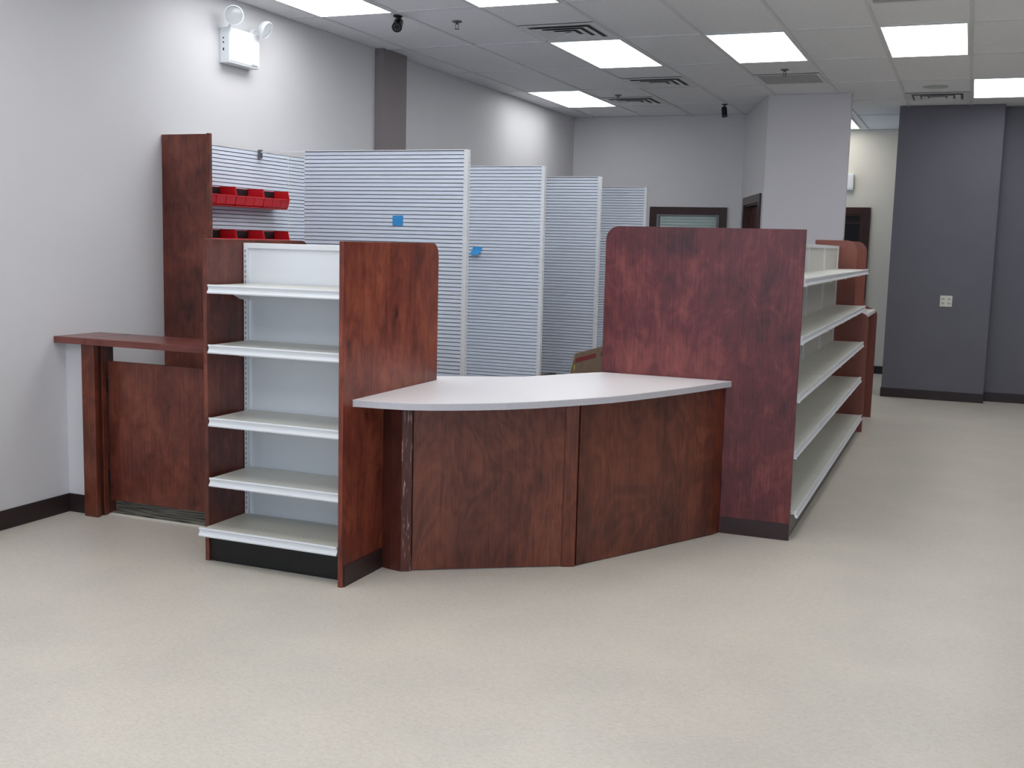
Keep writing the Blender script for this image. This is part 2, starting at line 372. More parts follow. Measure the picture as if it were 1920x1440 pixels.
# window on the back wall
w = MB()
for x0, x1, z0, z1 in ((-3.62, -3.53, .80, 2.05), (-2.775, -2.685, .80, 2.05), (-3.53, -2.775, 1.96, 2.05), (-3.53, -2.775, .80, .89)):
    w.box(x0, x1, YB - .03, YB, z0, z1)
win = struct('window_1', w, CASE, 'dark wood framed window on the back wall with pale green blind', 'window', bevel=.003)
WL[win.name] = (0, 0, 0)
w = MB().box(-3.53, -3.50, YB - .028, YB - .001, .89, 1.96).box(-2.80, -2.775, YB - .028, YB - .001, .89, 1.96).box(-3.50, -2.80, YB - .028, YB - .001, 1.945, 1.96)
obj('stop_bead', w, plain('pale_bead', srgb(120, 122, 124), .5), win)
w = MB(); z = 0.902
while z < 1.94:
    w.prism([(YB - .010, z), (YB - .001, z), (YB - .001, z + .028), (YB - .005, z + .028)], -3.49, -2.81, 'YZ'); z += .036
obj('blind', w, plain('pale_green_blind', srgb(214, 236, 230), .5), win)
obj('pane', MB().box(-3.50, -2.80, YB - .020, YB - .016, .89, 1.945), GLASS, win)
# doorway in the slanting wall
dm = MB()
abox(dm, 0.13, 0.22, -.022, 0, 0, 2.15); abox(dm, 1.28, 1.37, -.022, 0, 0, 2.15); abox(dm, 0.22, 1.28, -.022, 0, 2.06, 2.15)
d2 = struct('door_2', dm, CASE, 'dark framed doorway in the slanting wall beside the broad wall end', 'door', bevel=.003)
WL[d2.name] = (0, 0, 0)
obj('jamb', abox(abox(abox(MB(), .20, .225, 0, .10, 0, 2.07), 1.275, 1.30, 0, .10, 0, 2.07), .225, 1.275, 0, .10, 2.045, 2.07), PINED, d2)
obj('door_panel', abox(MB(), .225, 1.275, .065, .10, 0.006, 2.045), wood('red_door', srgb(50, 18, 18), srgb(80, 32, 30), srgb(100, 44, 40), blotch=.4, figure=.2), d2)
obj('panel_moulding', abox(abox(MB(), .36, .42, .055, .065, .3, 1.95), 1.08, 1.14, .055, .065, .3, 1.95), PINED, d2)
# hall door
dm = MB().box(-2.30, -2.21, 15.07, 15.1, 0, 2.14).box(-1.31, -1.22, 15.07, 15.1, 0, 2.14).box(-2.21, -1.31, 15.07, 15.1, 2.05, 2.14)
d1 = struct('door_1', dm, CASE, 'dark framed glazed door at the end of the passage', 'door', bevel=.003)
WL[d1.name] = (0, 0, 0)
obj('door_frame', MB().box(-2.21, -2.15, 15.08, 15.1, 0.0, 2.05).box(-1.345, -1.31, 15.08, 15.1, 0.0, 2.05).box(-2.15, -1.345, 15.08, 15.1, 2.03, 2.05).box(-2.15, -1.345, 15.08, 15.1, 0.0, .25), CASE, d1)
obj('pane', MB().box(-2.15, -1.345, 15.088, 15.1, .25, 2.03), DGLASS, d1)
obj('glazing_bar', MB().box(-2.15, -1.345, 15.080, 15.088, 1.93, 1.945), CASE, d1)

# ------------------------------------------------------------------ ceiling fittings
def light(col, row, label, w=1, lens=LENS, xy=None):
    x0, y0 = (GX + col * TX, GY + row * TY) if xy is None else xy
    x1, y1 = x0 + TX, y0 + TY
    t = thing('ceiling_light', label, 'ceiling light', ((x0 + x1) / 2, (y0 + y1) / 2, CEIL), 'recessed ceiling light panels')
    a, b = .027, .02
    f = MB().box(x0 + .012, x0 + a, y0 + .012, y1 - .012, CEIL - .008, CEIL + .001).box(x1 - a, x1 - .012, y0 + .012, y1 - .012, CEIL - .008, CEIL + .001)
    f.box(x0 + a, x1 - a, y0 + .012, y0 + b, CEIL - .008, CEIL + .001).box(x0 + a, x1 - a, y1 - b, y1 - .012, CEIL - .008, CEIL + .001)
    obj('frame', f, GRILLE, t)
    obj('diffuser', MB().box(x0 + a, x1 - a, y0 + b, y1 - b, CEIL - .006, CEIL + .001), lens, t)
light(0, 0, 'lit ceiling panel just behind the large square air vent')
light(2, 0, 'lit ceiling panel in front of the sprinkler and flat return grille')
light(4, 0, 'lit ceiling panel directly above the outlet wall, nearest the top right')
light(-2, 2, 'smallest lit ceiling panel, near the far left wall corner')
light(5, 2, 'lit ceiling panel cut off by the right edge of the picture')
light(-2, -2, 'large lit ceiling panel near the emergency light, cut off at the top')
light(0, -2, 'thin sliver of lit ceiling panel at the top edge centre')
light(0, 0, 'lit ceiling panel in the passage, half hidden by the broad wall end', lens=LENSH, xy=(-1.99, 13.62))
for c, r in ((2, -2), (-1, -4), (1, -4), (4, -3), (-1, -6), (1, -6), (3, -6), (6, -6), (7, -2), (8, 1), (0, -8), (3, -8)):  # extra panels out of view, added only to brighten the room
    light(c, r, 'unseen lit ceiling panel added to brighten the shop')
def ring(mb, x0, x1, y0, y1, w, z0, z1, slope=0.0):
    """rectangular ring of width w, outer edge at z0, inner at z1 (sloped blades)"""
    o = [(x0, y0), (x1, y0), (x1, y1), (x0, y1)]; i = [(x0 + w, y0 + w), (x1 - w, y0 + w), (x1 - w, y1 - w), (x0 + w, y1 - w)]
    th = .002
    vs = [(p[0], p[1], z0) for p in o] + [(p[0], p[1], z1) for p in i] + [(p[0], p[1], z0 + th) for p in o] + [(p[0], p[1], z1 + th) for p in i]
    fs = []
    for k in range(4):
        n = (k + 1) % 4
        fs += [(k, n, 4 + n, 4 + k), (8 + k, 12 + k, 12 + n, 8 + n), (k, 8 + k, 8 + n, n), (4 + k, 4 + n, 12 + n, 12 + k)]
    return mb.poly(vs, fs)
def vent(x0, y0, label, s=.585):
    x1, y1 = x0 + s, y0 + s
    t = thing('air_vent', label, 'air vent', ((x0 + x1) / 2, (y0 + y1) / 2, CEIL), 'square ceiling air diffusers')
    obj('duct_opening', MB().box(x0 + .05, x1 - .05, y0 + .05, y1 - .05, CEIL - .004, CEIL), DARKGAP, t)
    f = MB(); ring(f, x0, x1, y0, y1, .055, CEIL - .007, CEIL - .007); obj('frame', f, GRILLE, t)
    for k in range(3):
        d = .078 + k * .070
        f = MB(); ring(f, x0 + d, x1 - d, y0 + d, y1 - d, .052, CEIL - .018, CEIL - .007); obj('louvre', f, GRILLE, t)
    obj('centre_plate', MB().box(x0 + .285, x1 - .285, y0 + .285, y1 - .285, CEIL - .03, CEIL - .024), GRILLE, t)
vent(-3.136, 7.62, 'large square louvred air vent in front of the nearest full light panel')
vent(-3.136, 10.225, 'louvred air vent in the middle of the ceiling, behind the light panels')
vent(-3.745, 11.50, 'louvred air vent next to the smallest far light panel')
vent(-0.70, 11.75, 'louvred air vent just above the dark grey outlet wall')
def grille(x0, y0, label):
    t = thing('return_grille', label, 'air grille', (x0 + .29, y0 + .29, CEIL), 'flat return air grilles')
    f = MB(); ring(f, x0, x0 + .585, y0, y0 + .585, .03, CEIL - .007, CEIL - .007); obj('frame', f, GRILLE, t)
    f = MB()
    for i in range(21):
        f.box(x0 + .03, x0 + .555, y0 + .030 + i * .025, y0 + .050 + i * .025, CEIL - .006, CEIL - .001)
    obj('mesh', f, plain('perforated_metal', srgb(176, 176, 174), .5, .3, var=.12, scale=14) if 'perforated_metal' not in bpy.data.materials else bpy.data.materials['perforated_metal'], t)
grille(-1.92, 10.27, 'flat perforated return grille above the broad wall end')
grille(-0.70, 6.93, 'return grille at the very top edge of the picture')
tag(obj('ceiling_speaker', MB().lathe([(.115, 0), (.112, -.003), (.06, -.006), (.001, -.007)], (-.41, 11.36, CEIL), (0, 0, 1), 28, cap=False), plain('round_cover_white', srgb(190, 196, 194), .6), smooth=True, loc=None),
    'round white ceiling disc just before the vent above the grey wall', 'ceiling disc')
def sprinkler(x, y, label):
    t = thing('sprinkler', label, 'sprinkler', (x, y, CEIL), 'fire sprinkler heads')
    obj('escutcheon', MB().lathe([(.036, 0), (.034, -.006), (.014, -.012)], (x, y, CEIL), (0, 0, 1), 20), STEEL, t, smooth=True)
    f = MB().tube((x, y, CEIL - .01), (x, y, CEIL - .022), .010)
    for s in (-1, 1): f.tube((x + s * .012, y, CEIL - .02), (x + s * .009, y, CEIL - .052), .0025, 6)
    obj('head', f, STEEL, t)
    obj('deflector', MB().lathe([(.018, 0), (.018, -.003)], (x, y, CEIL - .052), (0, 0, 1), 16), STEEL, t)
sprinkler(-3.487, 7.36, 'small chrome fire sprinkler right of the nearer black camera')
sprinkler(-1.60, 10.03, 'fire sprinkler beside the flat return grille')
sprinkler(-3.50, 11.33, 'fire sprinkler in front of the far left air vent')
def camera_fix(x, y, d, label, L=.115, r=.034, drop=.075, ledring=True):
    t = thing('security_camera', label, 'security camera', (x, y, CEIL), 'black security cameras on the ceiling')
    obj('mount', MB().lathe([(.032, 0), (.032, -.012), (.012, -.018)], (x, y, CEIL), (0, 0, 1), 20), CAMB, t, smooth=True)
    c = Vector((x, y, CEIL - drop)); d = Vector(d).normalized()
    obj('bracket', MB().tube((x, y, CEIL - .012), tuple(c), .010), CAMB, t)
    b = obj('camera_body', MB().lathe([(r * .6, -L * .5), (r * .95, -L * .42), (r, -L * .2), (r, L * .44), (r * 1.06, L * .46), (r * 1.06, L * .5), (r * .9, L * .5)], tuple(c), tuple(d), 24), CAMB, t, smooth=True)
    obj('lens_glass', MB().lathe([(r * .28, L * .5), (r * .26, L * .515), (.001, L * .52)], tuple(c), tuple(d), 16), DGLASS, b)
    if ledring:
        m = MB(); a = d.orthogonal().normalized(); u = d.cross(a)
        for k in range(8):
            q = c + (a * math.cos(k * PI / 4) + u * math.sin(k * PI / 4)) * r * .62 + d * L * .5
            m.lathe([(.0045, 0), (.003, .003)], tuple(q), tuple(d), 8)
        obj('led', m, STEEL, b)
    return t
camera_fix(-3.80, 7.06, (.30, -.80, -.50), 'black dome-less security camera beside the nearest large light panel', drop=.062)
camera_fix(-2.57, 12.22, (.15, -.25, -.95), 'black security camera hanging near the far back wall', L=.11, r=.030, drop=.085, ledring=False)

# emergency light on the left wall
t = thing('emergency_light', 'white twin head emergency light high on the left wall', 'emergency light', (XW, 6.32, 2.69))
hb = obj('housing', MB().box(XW, -4.550, 6.16, 6.49, 2.695, 2.922), ENCL, t, bevel=.006)
obj('cover', MB().box(-4.552, -4.546, 6.166, 6.484, 2.706, 2.916), ENCL, hb, bevel=.003)
obj('latch', MB().box(-4.546, -4.541, 6.40, 6.46, 2.712, 2.720), plain('grey_latch', srgb(190, 192, 190), .5), hb)
for za, zb in ((2.848, 2.857), (2.820, 2.829), (2.772, 2.789)): obj('indicator', MB().box(-4.602, -4.593, 6.1585, 6.16, za, zb), BLACK, hb)
def head(c, d, r):
    c = Vector(c); d = Vector(d).normalized()
    h = obj('lamp_head', MB().lathe([(r * .25, -.055), (r * .72, -.035), (r * .97, -.008), (r, 0), (r, .014), (r * .9, .016), (r * .88, .006)], tuple(c), tuple(d), 30), ENCL, t, smooth=True)
    obj('reflector', MB().lathe([(r * .88, .006), (r * .6, -.012), (r * .18, -.026), (.001, -.027)], tuple(c), tuple(d), 30, cap=False), CHROME, h, smooth=True)
    obj('lens', MB().lathe([(r * .9, .012), (r * .6, .019), (.001, .022)], tuple(c), tuple(d), 30, cap=False), GLASS, h, smooth=True)
    obj('bulb', MB().lathe([(.007, -.02), (.009, -.005), (.006, .004), (.001, .006)], tuple(c), tuple(d), 12), ENCL, h, smooth=True)
head((-4.500, 6.14, 2.985), (.55, -.80, -.12), .063)
head((-4.490, 6.475, 2.955), (.93, .12, -.42), .058)
obj('swivel', MB().tube((-4.58, 6.20, 2.922), (-4.56, 6.19, 2.945), .010).tube((-4.56, 6.19, 2.945), (-4.515, 6.17, 2.972), .008), ENCL, t)
obj('swivel', MB().tube((-4.585, 6.44, 2.922), (-4.575, 6.445, 2.945), .014).tube((-4.575, 6.445, 2.945), (-4.525, 6.47, 2.967), .008), ENCL, t)
# outlet and box in the passage
t = thing('wall_outlet', 'ivory double outlet plate on the dark grey wall', 'wall outlet', (-.20, 12.75, 1.02))
obj('plate', MB().box(-.262, -.140, 12.741, 12.75, 1.012, 1.130), PLAST, t, bevel=.003)
for x in (-.232, -.170):
    for z in (1.048, 1.094):
        s_ = obj('socket', MB().box(x - .017, x + .017, 12.738, 12.741, z - .013, z + .013), plain('socket_cream', srgb(196, 194, 180), .4), t, bevel=.002)
        obj('slot', MB().box(x - .008, x - .005, 12.7375, 12.738, z - .006, z + .006).box(x + .005, x + .008, 12.7375, 12.738, z - .006, z + .006), BLACK, s_)
t = thing('exit_sign', 'white wall box in the passage, seen beside the broad wall end', 'wall box', (-1.52, 15.1, 2.37))
obj('housing', MB().box(-1.76, -1.452, 15.04, 15.1, 2.36, 2.565), ENCL, t, bevel=.004)
obj('face_plate', MB().box(-1.74, -1.472, 15.035, 15.04, 2.38, 2.545), WHITE, t)

# ------------------------------------------------------------------ slat profile
PITCH = 0.0254
def slat_profile(z0, z1, face, back, out=1):
    """closed outline (depth, z): clapboard-like ribs on the face side, flat on the back; out=+1 or -1 direction of the face"""
    pts = []
    n = int(round((z1 - z0) / PITCH)); p = (z1 - z0) / n
    for k in range(n):
        zt = z1 - k * p
        pts += [(face - out * .0046, zt), (face - out * .0046, zt - .0038), (face - out * .0018, zt - .0042), (face, zt - p + .0005), (face - out * .0046, zt - p)]
    pts += [(back, z0), (back, z1)]
    return pts
def slat_part(name, plane, face, back, out, a, b, z0, z1, mat, parent):
    """ribbed sheet built as a swept strip plus flat back (no giant caps)"""
    pts = slat_profile(z0, z1, face, back, out); m = MB()
    def P(p, h): return (p[0], h, p[1]) if plane == 'X' else (h, p[0], p[1])
    n = len(pts); m.v = [P(p, a) for p in pts] + [P(p, b) for p in pts]
    m.f = [(i, (i + 1) % n, n + (i + 1) % n, n + i) for i in range(n)]
    # end caps rib by rib
    core = face - out * .0046
    me = bpy.data.meshes.new(name); base_ = Vector(WL[parent.name])
    m.box(*((min(core, back), max(core, back), min(a, b), max(a, b)) if plane == 'X' else (min(a, b), max(a, b), min(core, back), max(core, back))), z0, z1)
    me.from_pydata([tuple(Vector(p) - base_) for p in m.v], [], m.f)
    me.materials.append(mat); o = bpy.data.objects.new(name, me); C.objects.link(o); o.parent = parent; WL[o.name] = tuple(base_)
    return o
ZT = 2.148
# slat shelving run along the left wall
t = thing('slatwall_run', 'ribbed slat panels along the left wall carrying the red bins, ended by a tall board', 'slat wall', (-4.58, 5.6, 0))
obj('end_panel', MB().box(XW + .003, -4.285, 5.578, 5.60, 0, 2.178), WOODP, t, bevel=.002)['label'] = 'tall narrow reddish brown stained board'
obj('edge_strip', MB().box(-4.292, -4.268, 5.574, 5.60, 1.55, 2.182).box(-4.292, -4.268, 5.574, 5.60, 0.0, 1.55), PINE, t, bevel=.003)
slat_part('slat_panel', 'X', -4.540, -4.575, 1, 5.605, 6.815, .15, ZT, SLAT, t)
slat_part('slat_panel', 'X', -4.540, -4.575, 1, 6.823, 8.03, .15, ZT, SLAT, t)
obj('upright', MB().box(-4.60, -4.5385, 6.815, 6.823, 0, ZT + .002), WHITE, t)
obj('top_cap', MB().box(-4.58, -4.542, 5.603, 8.03, ZT, ZT + .004), WHITE, t)
obj('base_rail', MB().box(-4.60, -4.54, 5.605, 8.03, 0, .15), WHITE, t)
obj('back_post', MB().box(-4.625, -4.575, 6.79, 6.85, 0, 2.0), WHITE, t)
# four free-standing dividers
DV = [(-4.163, -2.962, 6.45, 'nearest and tallest looking of the four ribbed slat dividers, with a square blue note'),
      (-4.163, -2.972, 7.85, 'second ribbed slat divider, with a curled blue note at its left edge'),
      (-4.163, -2.935, 9.10, 'third ribbed slat divider, behind the one with the curled note'),
      (-4.163, -2.975, 10.70, 'farthest ribbed slat divider, partly behind the big red brown panel')]
for i, (x0, x1, y, lab) in enumerate(DV):
    t = thing('slat_divider', lab, 'slat divider', ((x0 + x1) / 2, y, 0), 'ribbed slat dividers in a row')
    slat_part('slat_panel', 'Y', y, y + .016, -1, x0, x1 - .028, .12, ZT - .003, SLAT, t)
    slat_part('slat_panel', 'Y', y + .034, y + .018, 1, x0, x1 - .028, .12, ZT - .003, SLAT, t)
    e = obj('edge_upright', MB().box(x1 - .028, x1, y - .004, y + .038, 0, ZT), WHITE, t, bevel=.002)
    sl = MB()
    for q in range(70): sl.box(x1 - .0002, x1 + .0003, y + .012, y + .022, .2 + q * .027, .213 + q * .027)
    obj('slot_row', sl, plain('slot_grey', srgb(196, 200, 208), .6) if i == 0 else bpy.data.materials['slot_grey'], e)
    obj('edge_upright', MB().box(x0 - .012, x0 + .02, y + .010, y + .026, 0, ZT - .003), WHITE, t)
    obj('top_cap', MB().box(x0, x1 - .028, y - .003, y + .037, ZT - .003, ZT + .002), WHITE, t)
    obj('base_deck', MB().box(x0, x1 - .03, y - .13, y + .16, 0, .12), WHITE, t, bevel=.003)
    if i == 0:
        r_ = thing('support_bar', 'thin white bar joining the top of the nearest divider to the bin wall', 'support bar', (-4.35, y, ZT))
        obj('bar', MB().box(-4.525, x0 - .013, y + .010, y + .020, ZT - .008, ZT + .001), WHITE, r_)
        obj('clip', MB().box(-4.538, -4.52, y, y + .03, ZT - .045, ZT + .012), STEEL, r_)

# blue tape notes
def note(pts, label, y):
    m = MB(); n = len(pts)
    m.v = [p for p in pts] + [(p[0], p[1] + .0012, p[2]) for p in pts]
    rows = n // 2
    for i in range(rows - 1):
        a = 2 * i; m.f += [(a, a + 1, a + 3, a + 2), (n + a, n + a + 2, n + a + 3, n + a + 1)]
        m.f += [(a, a + 2, n + a + 2, n + a), (a + 1, n + a + 1, n + a + 3, a + 3)]
    m.f += [(0, n, n + 1, 1), (n - 2, n - 1, 2 * n - 1, 2 * n - 2)]
    tag(obj('tape_note', m, BLUE, smooth=False), label, 'note', 'blue masking tape notes')
yn = 6.4485
note([(-3.493, yn, 1.731), (-3.416, yn, 1.733), (-3.493, yn, 1.700), (-3.418, yn, 1.700), (-3.493, yn, 1.666), (-3.418, yn, 1.666)], 'flat square blue tape note on the nearest slat divider', 6.44)
yn = 7.8485
note([(-3.548, yn, 1.536), (-3.470, yn, 1.536), (-3.550, yn - .004, 1.515), (-3.474, yn - .004, 1.512), (-3.556, yn - .016, 1.494), (-3.484, yn - .016, 1.490), (-3.566, yn - .034, 1.480), (-3.494, yn - .034, 1.474)],
     'blue tape note with its lower edge curling off the second slat divider', 7.84)

# ------------------------------------------------------------------ red bins
def make_bin(y, z, label, group):
    x0, x1, W, H = -4.538, -4.415, .298, .125
    t = thing('storage_bin', label, 'storage bin', (-4.5, y, z), group)
    m = MB(); th = .004
    m.box(x0, x1 - .01, y, y + W, z, z + th)
    m.box(x0, x0 + th, y, y + W, z, z + H)
    for a in (y, y + W - th):
        m.prism([(x0, z), (x1 - .016, z), (x1, z + .014), (x1 + .012, z + .070), (x1, z + H), (x0, z + H)], a, a + th, 'XZ')
    m.prism([(x1 - .016, z), (x1, z + .014), (x1 + .012, z + .068), (x1 + .008, z + .068), (x1 - .004, z + .016), (x1 - .018, z + th)], y, y + W, 'XZ')
    b = obj('bin_body', m, RED, t, bevel=.0012)
    r = MB().box(x1 + .008, x1 + .015, y - .001, y + W + .001, z + .064, z + .071)
    r.box(x0, x1 + .002, y - .003, y + th, z + H - .004, z + H + .002).box(x0, x1 + .002, y + W - th, y + W + .002, z + H - .004, z + H + .002)
    for q in (1, 2):
        yy = y + W * q / 3
        r.prism([(x1 + .001, z + .014), (x1 + .013, z + .068), (x1 + .016, z + .068), (x1 + .004, z + .014)], yy - .002, yy + .002, 'XZ')
    obj('rim', r, RED, t, bevel=.001)
    obj('liner', MB().box(x0 + .005, x0 + .012, y + .006, y + W - .008, z + .006, z + H - .003), plain('black_liner', srgb(14, 14, 16), .5) if 'black_liner' not in bpy.data.materials else bpy.data.materials['black_liner'], t)['label'] = 'black insert at the back of the bin'
    return t
bin0 = make_bin(5.725, 1.762, 'red bin touching the tall board, upper row', 'red bins on the slat wall')
spots = [(6.030, 1.762, 'middle red bin of the upper row of three'), (6.335, 1.762, 'right-hand red bin of the upper row of three'),
         (5.725, 1.487, 'red bin touching the tall board, lower row'), (6.030, 1.487, 'middle red bin of the lower row of three'),
         (6.335, 1.487, 'right-hand red bin of the lower row of three')]
for y, z, lab in spots:
    c = copy_tree(bin0); c.location = (-4.5, y, z); c['label'] = lab

# ------------------------------------------------------------------ shelf maker
def lip_profile(d, z, s):
    """concave price-rail outline; d = foremost depth coordinate, s = -1 when forward is negative"""
    return [(d - s * .020, z + .000), (d - s * .006, z + .002), (d - s * .004, z - .004), (d - s * .010, z - .012), (d - s * .010, z - .020), (d - s * .005, z - .028), (d, z - .034), (d - s * .002, z - .040), (d - s * .014, z - .040), (d - s * .020, z - .026)]
def shelf_x(parent, x0, x1, yf, yb, z, deckmat, lipmat, bracket=True):
    """shelf running along X, front towards -Y"""
    sh = obj('shelf', MB().box(x0, x1, yf + .018, yb, z - .022, z - .001).box(x0, x1, yf + .018, yf + .03, z - .038, z - .02), deckmat, parent, bevel=.0015)
    obj('price_rail', MB().prism(lip_profile(yf, z, -1), x0 - .001, x1 + .001, 'YZ'), lipmat, sh)
    if bracket:
        for xx in (x0 + .002, x1 - .005):
            obj('bracket', MB().prism([(yb, z - .022), (yf + .06, z - .022), (yf + .10, z - .036), (yf + .19, z - .048), (yf + .25, z - .075), (yb, z - .085)], xx, xx + .003, 'YZ'), lipmat, sh)
    return sh
def shelf_y(parent, y0, y1, xf, xb, z, deckmat, lipmat, bracket=True):
    """shelf running along Y, front towards +X"""
    sh = obj('shelf', MB().box(xb, xf - .018, y0, y1, z - .022, z - .001), deckmat, parent, bevel=.0015)
    obj('price_rail', MB().prism(lip_profile(xf, z, 1), y0, y1, 'XZ'), lipmat, sh)
    for ya in (y0 - .001, y1 - .004):
        obj('rail_end', MB().prism([(xf + .003, z - .043), (xf - .030, z - .043), (xf - .030, z + .003), (xf - .004, z + .003), (xf - .008, z - .018)], ya, ya + .005, 'XZ'), lipmat, sh)
    if bracket:
        for yy in (y0 + .002, y1 - .005):
            obj('bracket', MB().prism([(xb, z - .022), (xf - .06, z - .022), (xf - .12, z - .04), (xf - .20, z - .055), (xb, z - .085)], yy, yy + .003, 'XZ'), lipmat, sh)
    return sh

# ------------------------------------------------------------------ left gondola
t = thing('shelving_unit', 'white shelving unit with reddish brown end panels, left of the curved counter', 'shelving unit', (-2.95, 4.3, 0))
def rpanel(y0, y1, z1, r): # side view outline with a rounded far top corner
    return [(y0, 0), (y1, 0), (y1, z1 - r)] + arc(y1 - r, z1 - r, r, 0, 90) + [(y0, z1)]
e = obj('end_panel', MB().prism(rpanel(4.23, 5.172, 1.563, .065), -2.553, -2.53, 'YZ'), WOOD, t, bevel=.0015)
e['label'] = 'knotty right end panel'
obj('kick_strip', MB().box(-2.53, -2.526, 4.245, 4.60, 0, .098), KICKB, e)
obj('end_panel', MB().prism(rpanel(4.312, 5.19, 1.558, .065), -3.347, -3.325, 'YZ'), WOODP, t, bevel=.0015)
obj('kick_plate', MB().box(-3.324, -2.554, 4.322, 4.335, 0.002, .15), BLACK, t)['label'] = 'black kick plate'
obj('back_panel', MB().box(-3.300, -2.56, 4.612, 4.70, .16, 1.515), BACKP, t)
obj('top_rail', MB().box(-3.302, -2.556, 4.603, 4.71, 1.515, 1.541), WHITE, t, bevel=.002)
for xx in (-3.322, -2.578):
    u = obj('upright', MB().box(xx, xx + .022, 4.598, 4.71, 0, 1.541), WHITE, t, bevel=.001)
    sl = MB()
    for q in range(52): sl.box(xx + .008, xx + .013, 4.5972, 4.598, .2 + q * .0254, .213 + q * .0254)
    obj('slot_row', sl, plain('slot_violet_grey', srgb(120, 118, 138), .6) if 'slot_violet_grey' not in bpy.data.materials else bpy.data.materials['slot_violet_grey'], u)
for z in (1.344, 1.062, .713, .422):
    shelf_x(t, -3.290, -2.566, 4.268, 4.60, z, OFFW, WHITE)
dk = MB(); root_y = 4.30
sh = obj('shelf', MB().box(-3.322, -2.572, 4.262, 4.60, .152, .176), PERF, t, bevel=.0015)
sh['label'] = 'perforated bottom deck'
obj('price_rail', MB().prism(lip_profile(4.244, .178, -1), -3.336, -2.570, 'YZ'), WHITE, sh)

# ------------------------------------------------------------------ right gondola
t = thing('shelving_unit', 'long cream shelving unit running back from the big red brown panel', 'shelving unit', (-.95, 6.05, 0))
r = .075
pts = [(-.805, 0), (-.805, 1.683), (-1.903 + r, 1.683)] + arc(-1.903 + r, 1.683 - r, r, 90, 180) + [(-1.903, 0)]
e = obj('end_panel', MB().prism(pts, 6.03, 6.053, 'XZ'), WOODR, t, bevel=.0015); e['label'] = 'big purplish red stained end panel'
obj('kick_strip', MB().box(-1.178, -.805, 6.0275, 6.03, 0.002, .094), KICKB, e)
SEC = [6.056, 7.17, 8.11, 9.05, 10.0]
XB = -1.06
for i in range(4):
    y0, y1 = SEC[i] + .003, SEC[i + 1] - .003
    obj('back_panel', MB().box(XB - .02, XB, y0 + .008, y1 - .008, .14, 1.595), GBACK, t)
    obj('top_rail', MB().box(XB - .026, XB + .008, y0 - .003, y1 + .003, 1.593, 1.618), WHITE, t, bevel=.002)
    for z in (1.424, 1.113, .80, .492): shelf_y(t, y0, y1, -.79, XB, z, OFFW, WHITE)
    sh = obj('shelf', MB().box(XB, -.783, y0, y1, .142, .162), PERFY, t, bevel=.0015)
    obj('price_rail', MB().prism(lip_profile(-.765, .164, 1), y0, y1, 'XZ'), WHITE, sh)
for y in SEC: obj('upright', MB().box(XB - .025, XB + .010, max(y - .012, 6.055), y + .012, 0, 1.618), WHITE, t, bevel=.001)
obj('kick_plate', MB().box(-.828, -.815, 6.058, 10.06, 0, .14), KICKG, t)
obj('shelf_back', MB().box(-1.88, -1.09, 6.056, 6.07, 0.1, 1.5), OFFW, t)

# far end stand
t = thing('end_counter', 'mahogany end stand with a small writing shelf at the far end of the long shelving', 'end counter', (-.95, 10.5, 0))
def stand_outline():
    o = [(-1.26, 0), (-.772, 0), (-.772, .975)] + arc(-.772 - .07, .975, .07, 0, 75, 6)
    o += [(-.870, 1.062), (-.888, 1.082), (-.898, 1.11), (-.902, 1.15), (-.902, 1.57)] + arc(-1.00, 1.57, .098, 0, 90, 10) + [(-1.26, 1.668)]
    return o
for y in (10.07, 11.03): obj('side_panel', MB().prism(stand_outline(), y, y + .024, 'XZ'), LAMI, t, bevel=.002)
obj('writing_shelf', MB().box(-1.20, -.79, 10.095, 11.029, 1.005, 1.035), LAMTOP, t)
obj('rear_panel', MB().box(-1.22, -1.20, 10.095, 11.029, 0.05, 1.6), OFFW, t)

# ------------------------------------------------------------------ curved counter
t = thing('service_counter', 'curved reception counter with pale top and brown wood front', 'counter', (-1.9, 5.0, 0))
front = [(-2.5285, 4.31), (-2.50, 4.318), (-2.40, 4.326), (-2.28, 4.347), (-2.18, 4.390), (-2.09, 4.446), (-1.99, 4.518), (-1.895, 4.598), (-1.80, 4.700), (-1.715, 4.812), (-1.625, 4.938), (-1.537, 5.074), (-1.468, 5.215), (-1.404, 5.363), (-1.343, 5.510), (-1.284, 5.661), (-1.24, 5.785), (-1.197, 5.914), (-1.154, 6.022)]
backe = [(-1.894, 6.022), (-2.01, 5.867), (-2.194, 5.56), (-2.60, 5.32), (-2.60, 5.180), (-2.5285, 5.180)]
outline = front + backe
ct = obj('countertop', MB().prism(outline, .822, .852), EDGEB, t, bevel=.0012); ct['label'] = 'pale laminate worktop'
obj('top_laminate', MB().prism(outline, .852, .8545), LAMTOP, ct)
def vpanel(p, q, th, z0, z1, out=0.0):
    """upright board with its outer face along p->q"""
    p, q = Vector(p), Vector(q); d = (q - p).normalized(); n = Vector((-d.y, d.x))   # inward (away from viewer)
    a, b = p - n * out, q - n * out
    pts = [(a.x, a.y), (b.x, b.y), ((b + n * th).x, (b + n * th).y), ((a + n * th).x, (a + n * th).y)]
    return MB().prism(pts, z0, z1)
obj('front_panel', vpanel((-2.372, 4.612), (-1.742, 5.012), .02, 0.004, .822), WOODF, t)
obj('front_panel', vpanel((-1.690, 5.050), (-1.212, 5.952), .02, 0.004, .822), WOODF, t)
obj('filler_board', vpanel((-2.476, 4.585), (-2.412, 4.575), .02, 0, .822), PINED, t)
obj('filler_strip', vpanel((-2.525, 4.598), (-2.476, 4.584), .02, 0, .822), PINED, t)
obj('corner_trim', vpanel((-2.414, 4.572), (-2.370, 4.598), .045, 0, .822), PINES, t, bevel=.004)['label'] = 'corner trim with pale scuffs'
obj('corner_trim', vpanel((-1.748, 4.998), (-1.690, 5.030), .045, 0, .822), PINE, t, bevel=.004)
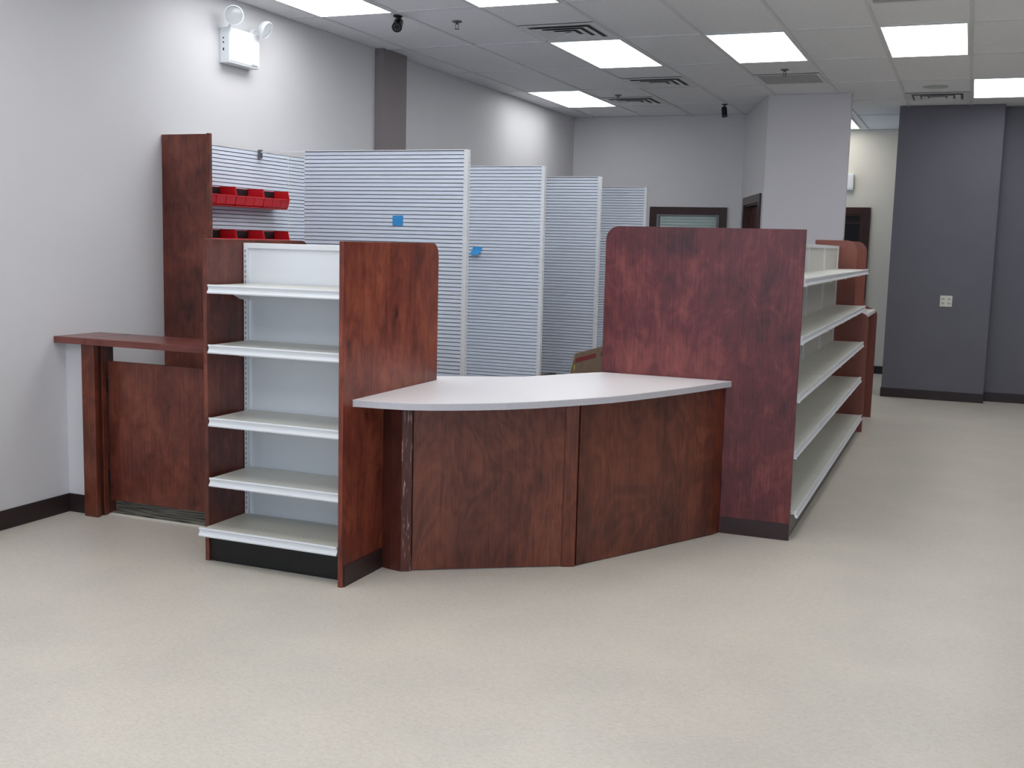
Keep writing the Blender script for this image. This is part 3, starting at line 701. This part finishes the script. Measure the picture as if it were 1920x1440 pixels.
obj('corner_trim', vpanel((-1.216, 5.944), (-1.188, 6.018), .025, 0, .822), PINE, t, bevel=.003)

# ------------------------------------------------------------------ ledge, flap, gate, post
t = thing('counter_ledge', 'short fixed wood ledge on the half wall at the left', 'ledge', (-4.52, 4.8, .967))
obj('board', MB().box(XW + .002, -4.4115, 4.668, 5.015, .967, 1.003), WOODX, t, bevel=.002)
t = thing('counter_flap', 'hinged reddish wood counter flap between the ledge and white shelving', 'counter flap', (-3.9, 4.8, .967))
obj('board', MB().box(-4.4085, -3.348, 4.668, 5.015, .967, 1.003), WOODX, t, bevel=.002)
obj('hinge', MB().box(-4.4080, -4.378, 4.95, 4.99, 1.003, 1.0045), STEEL, t)
t = thing('gate_post', 'stained pine gate post capping the half wall at the left', 'post', (-4.43, 4.75, 0))
obj('casing', MB().box(-4.474, -4.384, 4.706, 4.738, 0, .966), PINE, t, bevel=.004)['label'] = 'knotty front casing'
obj('cap_block', MB().box(-4.474, -4.415, 4.738, 4.757, 0, .966), PINE, t)
obj('jamb', MB().box(-4.414, -4.396, 4.738, 4.87, 0, .966), PINED, t, bevel=.002)
obj('stop_strip', MB().box(-4.396, -4.384, 4.768, 4.800, 0, .966), PINE, t, bevel=.003)
t = thing('swing_gate', 'low brown wood swing gate under the counter flap', 'gate', (-3.9, 4.83, 0))
obj('gate_panel', MB().box(-4.382, -3.352, 4.812, 4.832, .082, .868), WOODP, t, bevel=.002)
obj('hinge', MB().box(-4.394, -4.378, 4.806, 4.812, .70, .77).box(-4.394, -4.378, 4.806, 4.812, .18, .25), STEEL, t)
obj('closing_cleat', MB().box(-3.40, -3.352, 4.832, 4.86, .10, .85), PINED, t)

# ------------------------------------------------------------------ cartons behind the counter
t = thing('cardboard_carton', 'brown carton with a red stripe standing behind the counter', 'carton', (-2.78, 7.9, 0))
obj('carton_body', MB().box(-2.93, -2.60, 7.56, 8.40, .006, .53), CARD, t, bevel=.003)
F = lambda y, z: (-2.60 - (z - .62) * .12, y, z)
def flap(y0, y1, z0, z1, off=0.0, sk=.08):
    m = MB(); q = [(y0 + (z0 - .62) * 1.1, z0), (y1, z0), (y1, z1), (y0 + (z1 - .62) * 1.1, z1)]
    a = [Vector(F(*p)) + Vector((off, 0, 0)) for p in q]; b = [p - Vector((.004, 0, 0)) for p in a]
    m.poly([tuple(p) for p in a + b], [(0, 1, 2, 3), (7, 6, 5, 4), (0, 4, 5, 1), (1, 5, 6, 2), (2, 6, 7, 3), (3, 7, 4, 0)]); return m
fl = obj('flap', flap(7.47, 8.40, .528, .782), CARD, t)
obj('red_stripe', flap(7.52, 8.12, .715, .747, .0015), REDD, fl)['label'] = 'dark red printed stripe'
obj('black_print', flap(8.13, 8.30, .715, .750, .0015), BLACK, fl)
obj('yellow_mark', flap(7.54, 7.585, .65, .70, .0015), YEL, fl)
t = thing('cardboard_carton', 'low flat brown carton lying beyond the striped carton', 'carton', (-3.4, 8.5, 0))
obj('carton_body', MB().box(-3.85, -2.955, 8.33, 8.70, .006, .49), CARD, t, bevel=.003)
obj('strap', MB().box(-3.20, -3.14, 8.33, 8.70, .49, .497).box(-3.08, -3.03, 8.33, 8.70, .49, .497), BLACK, t)
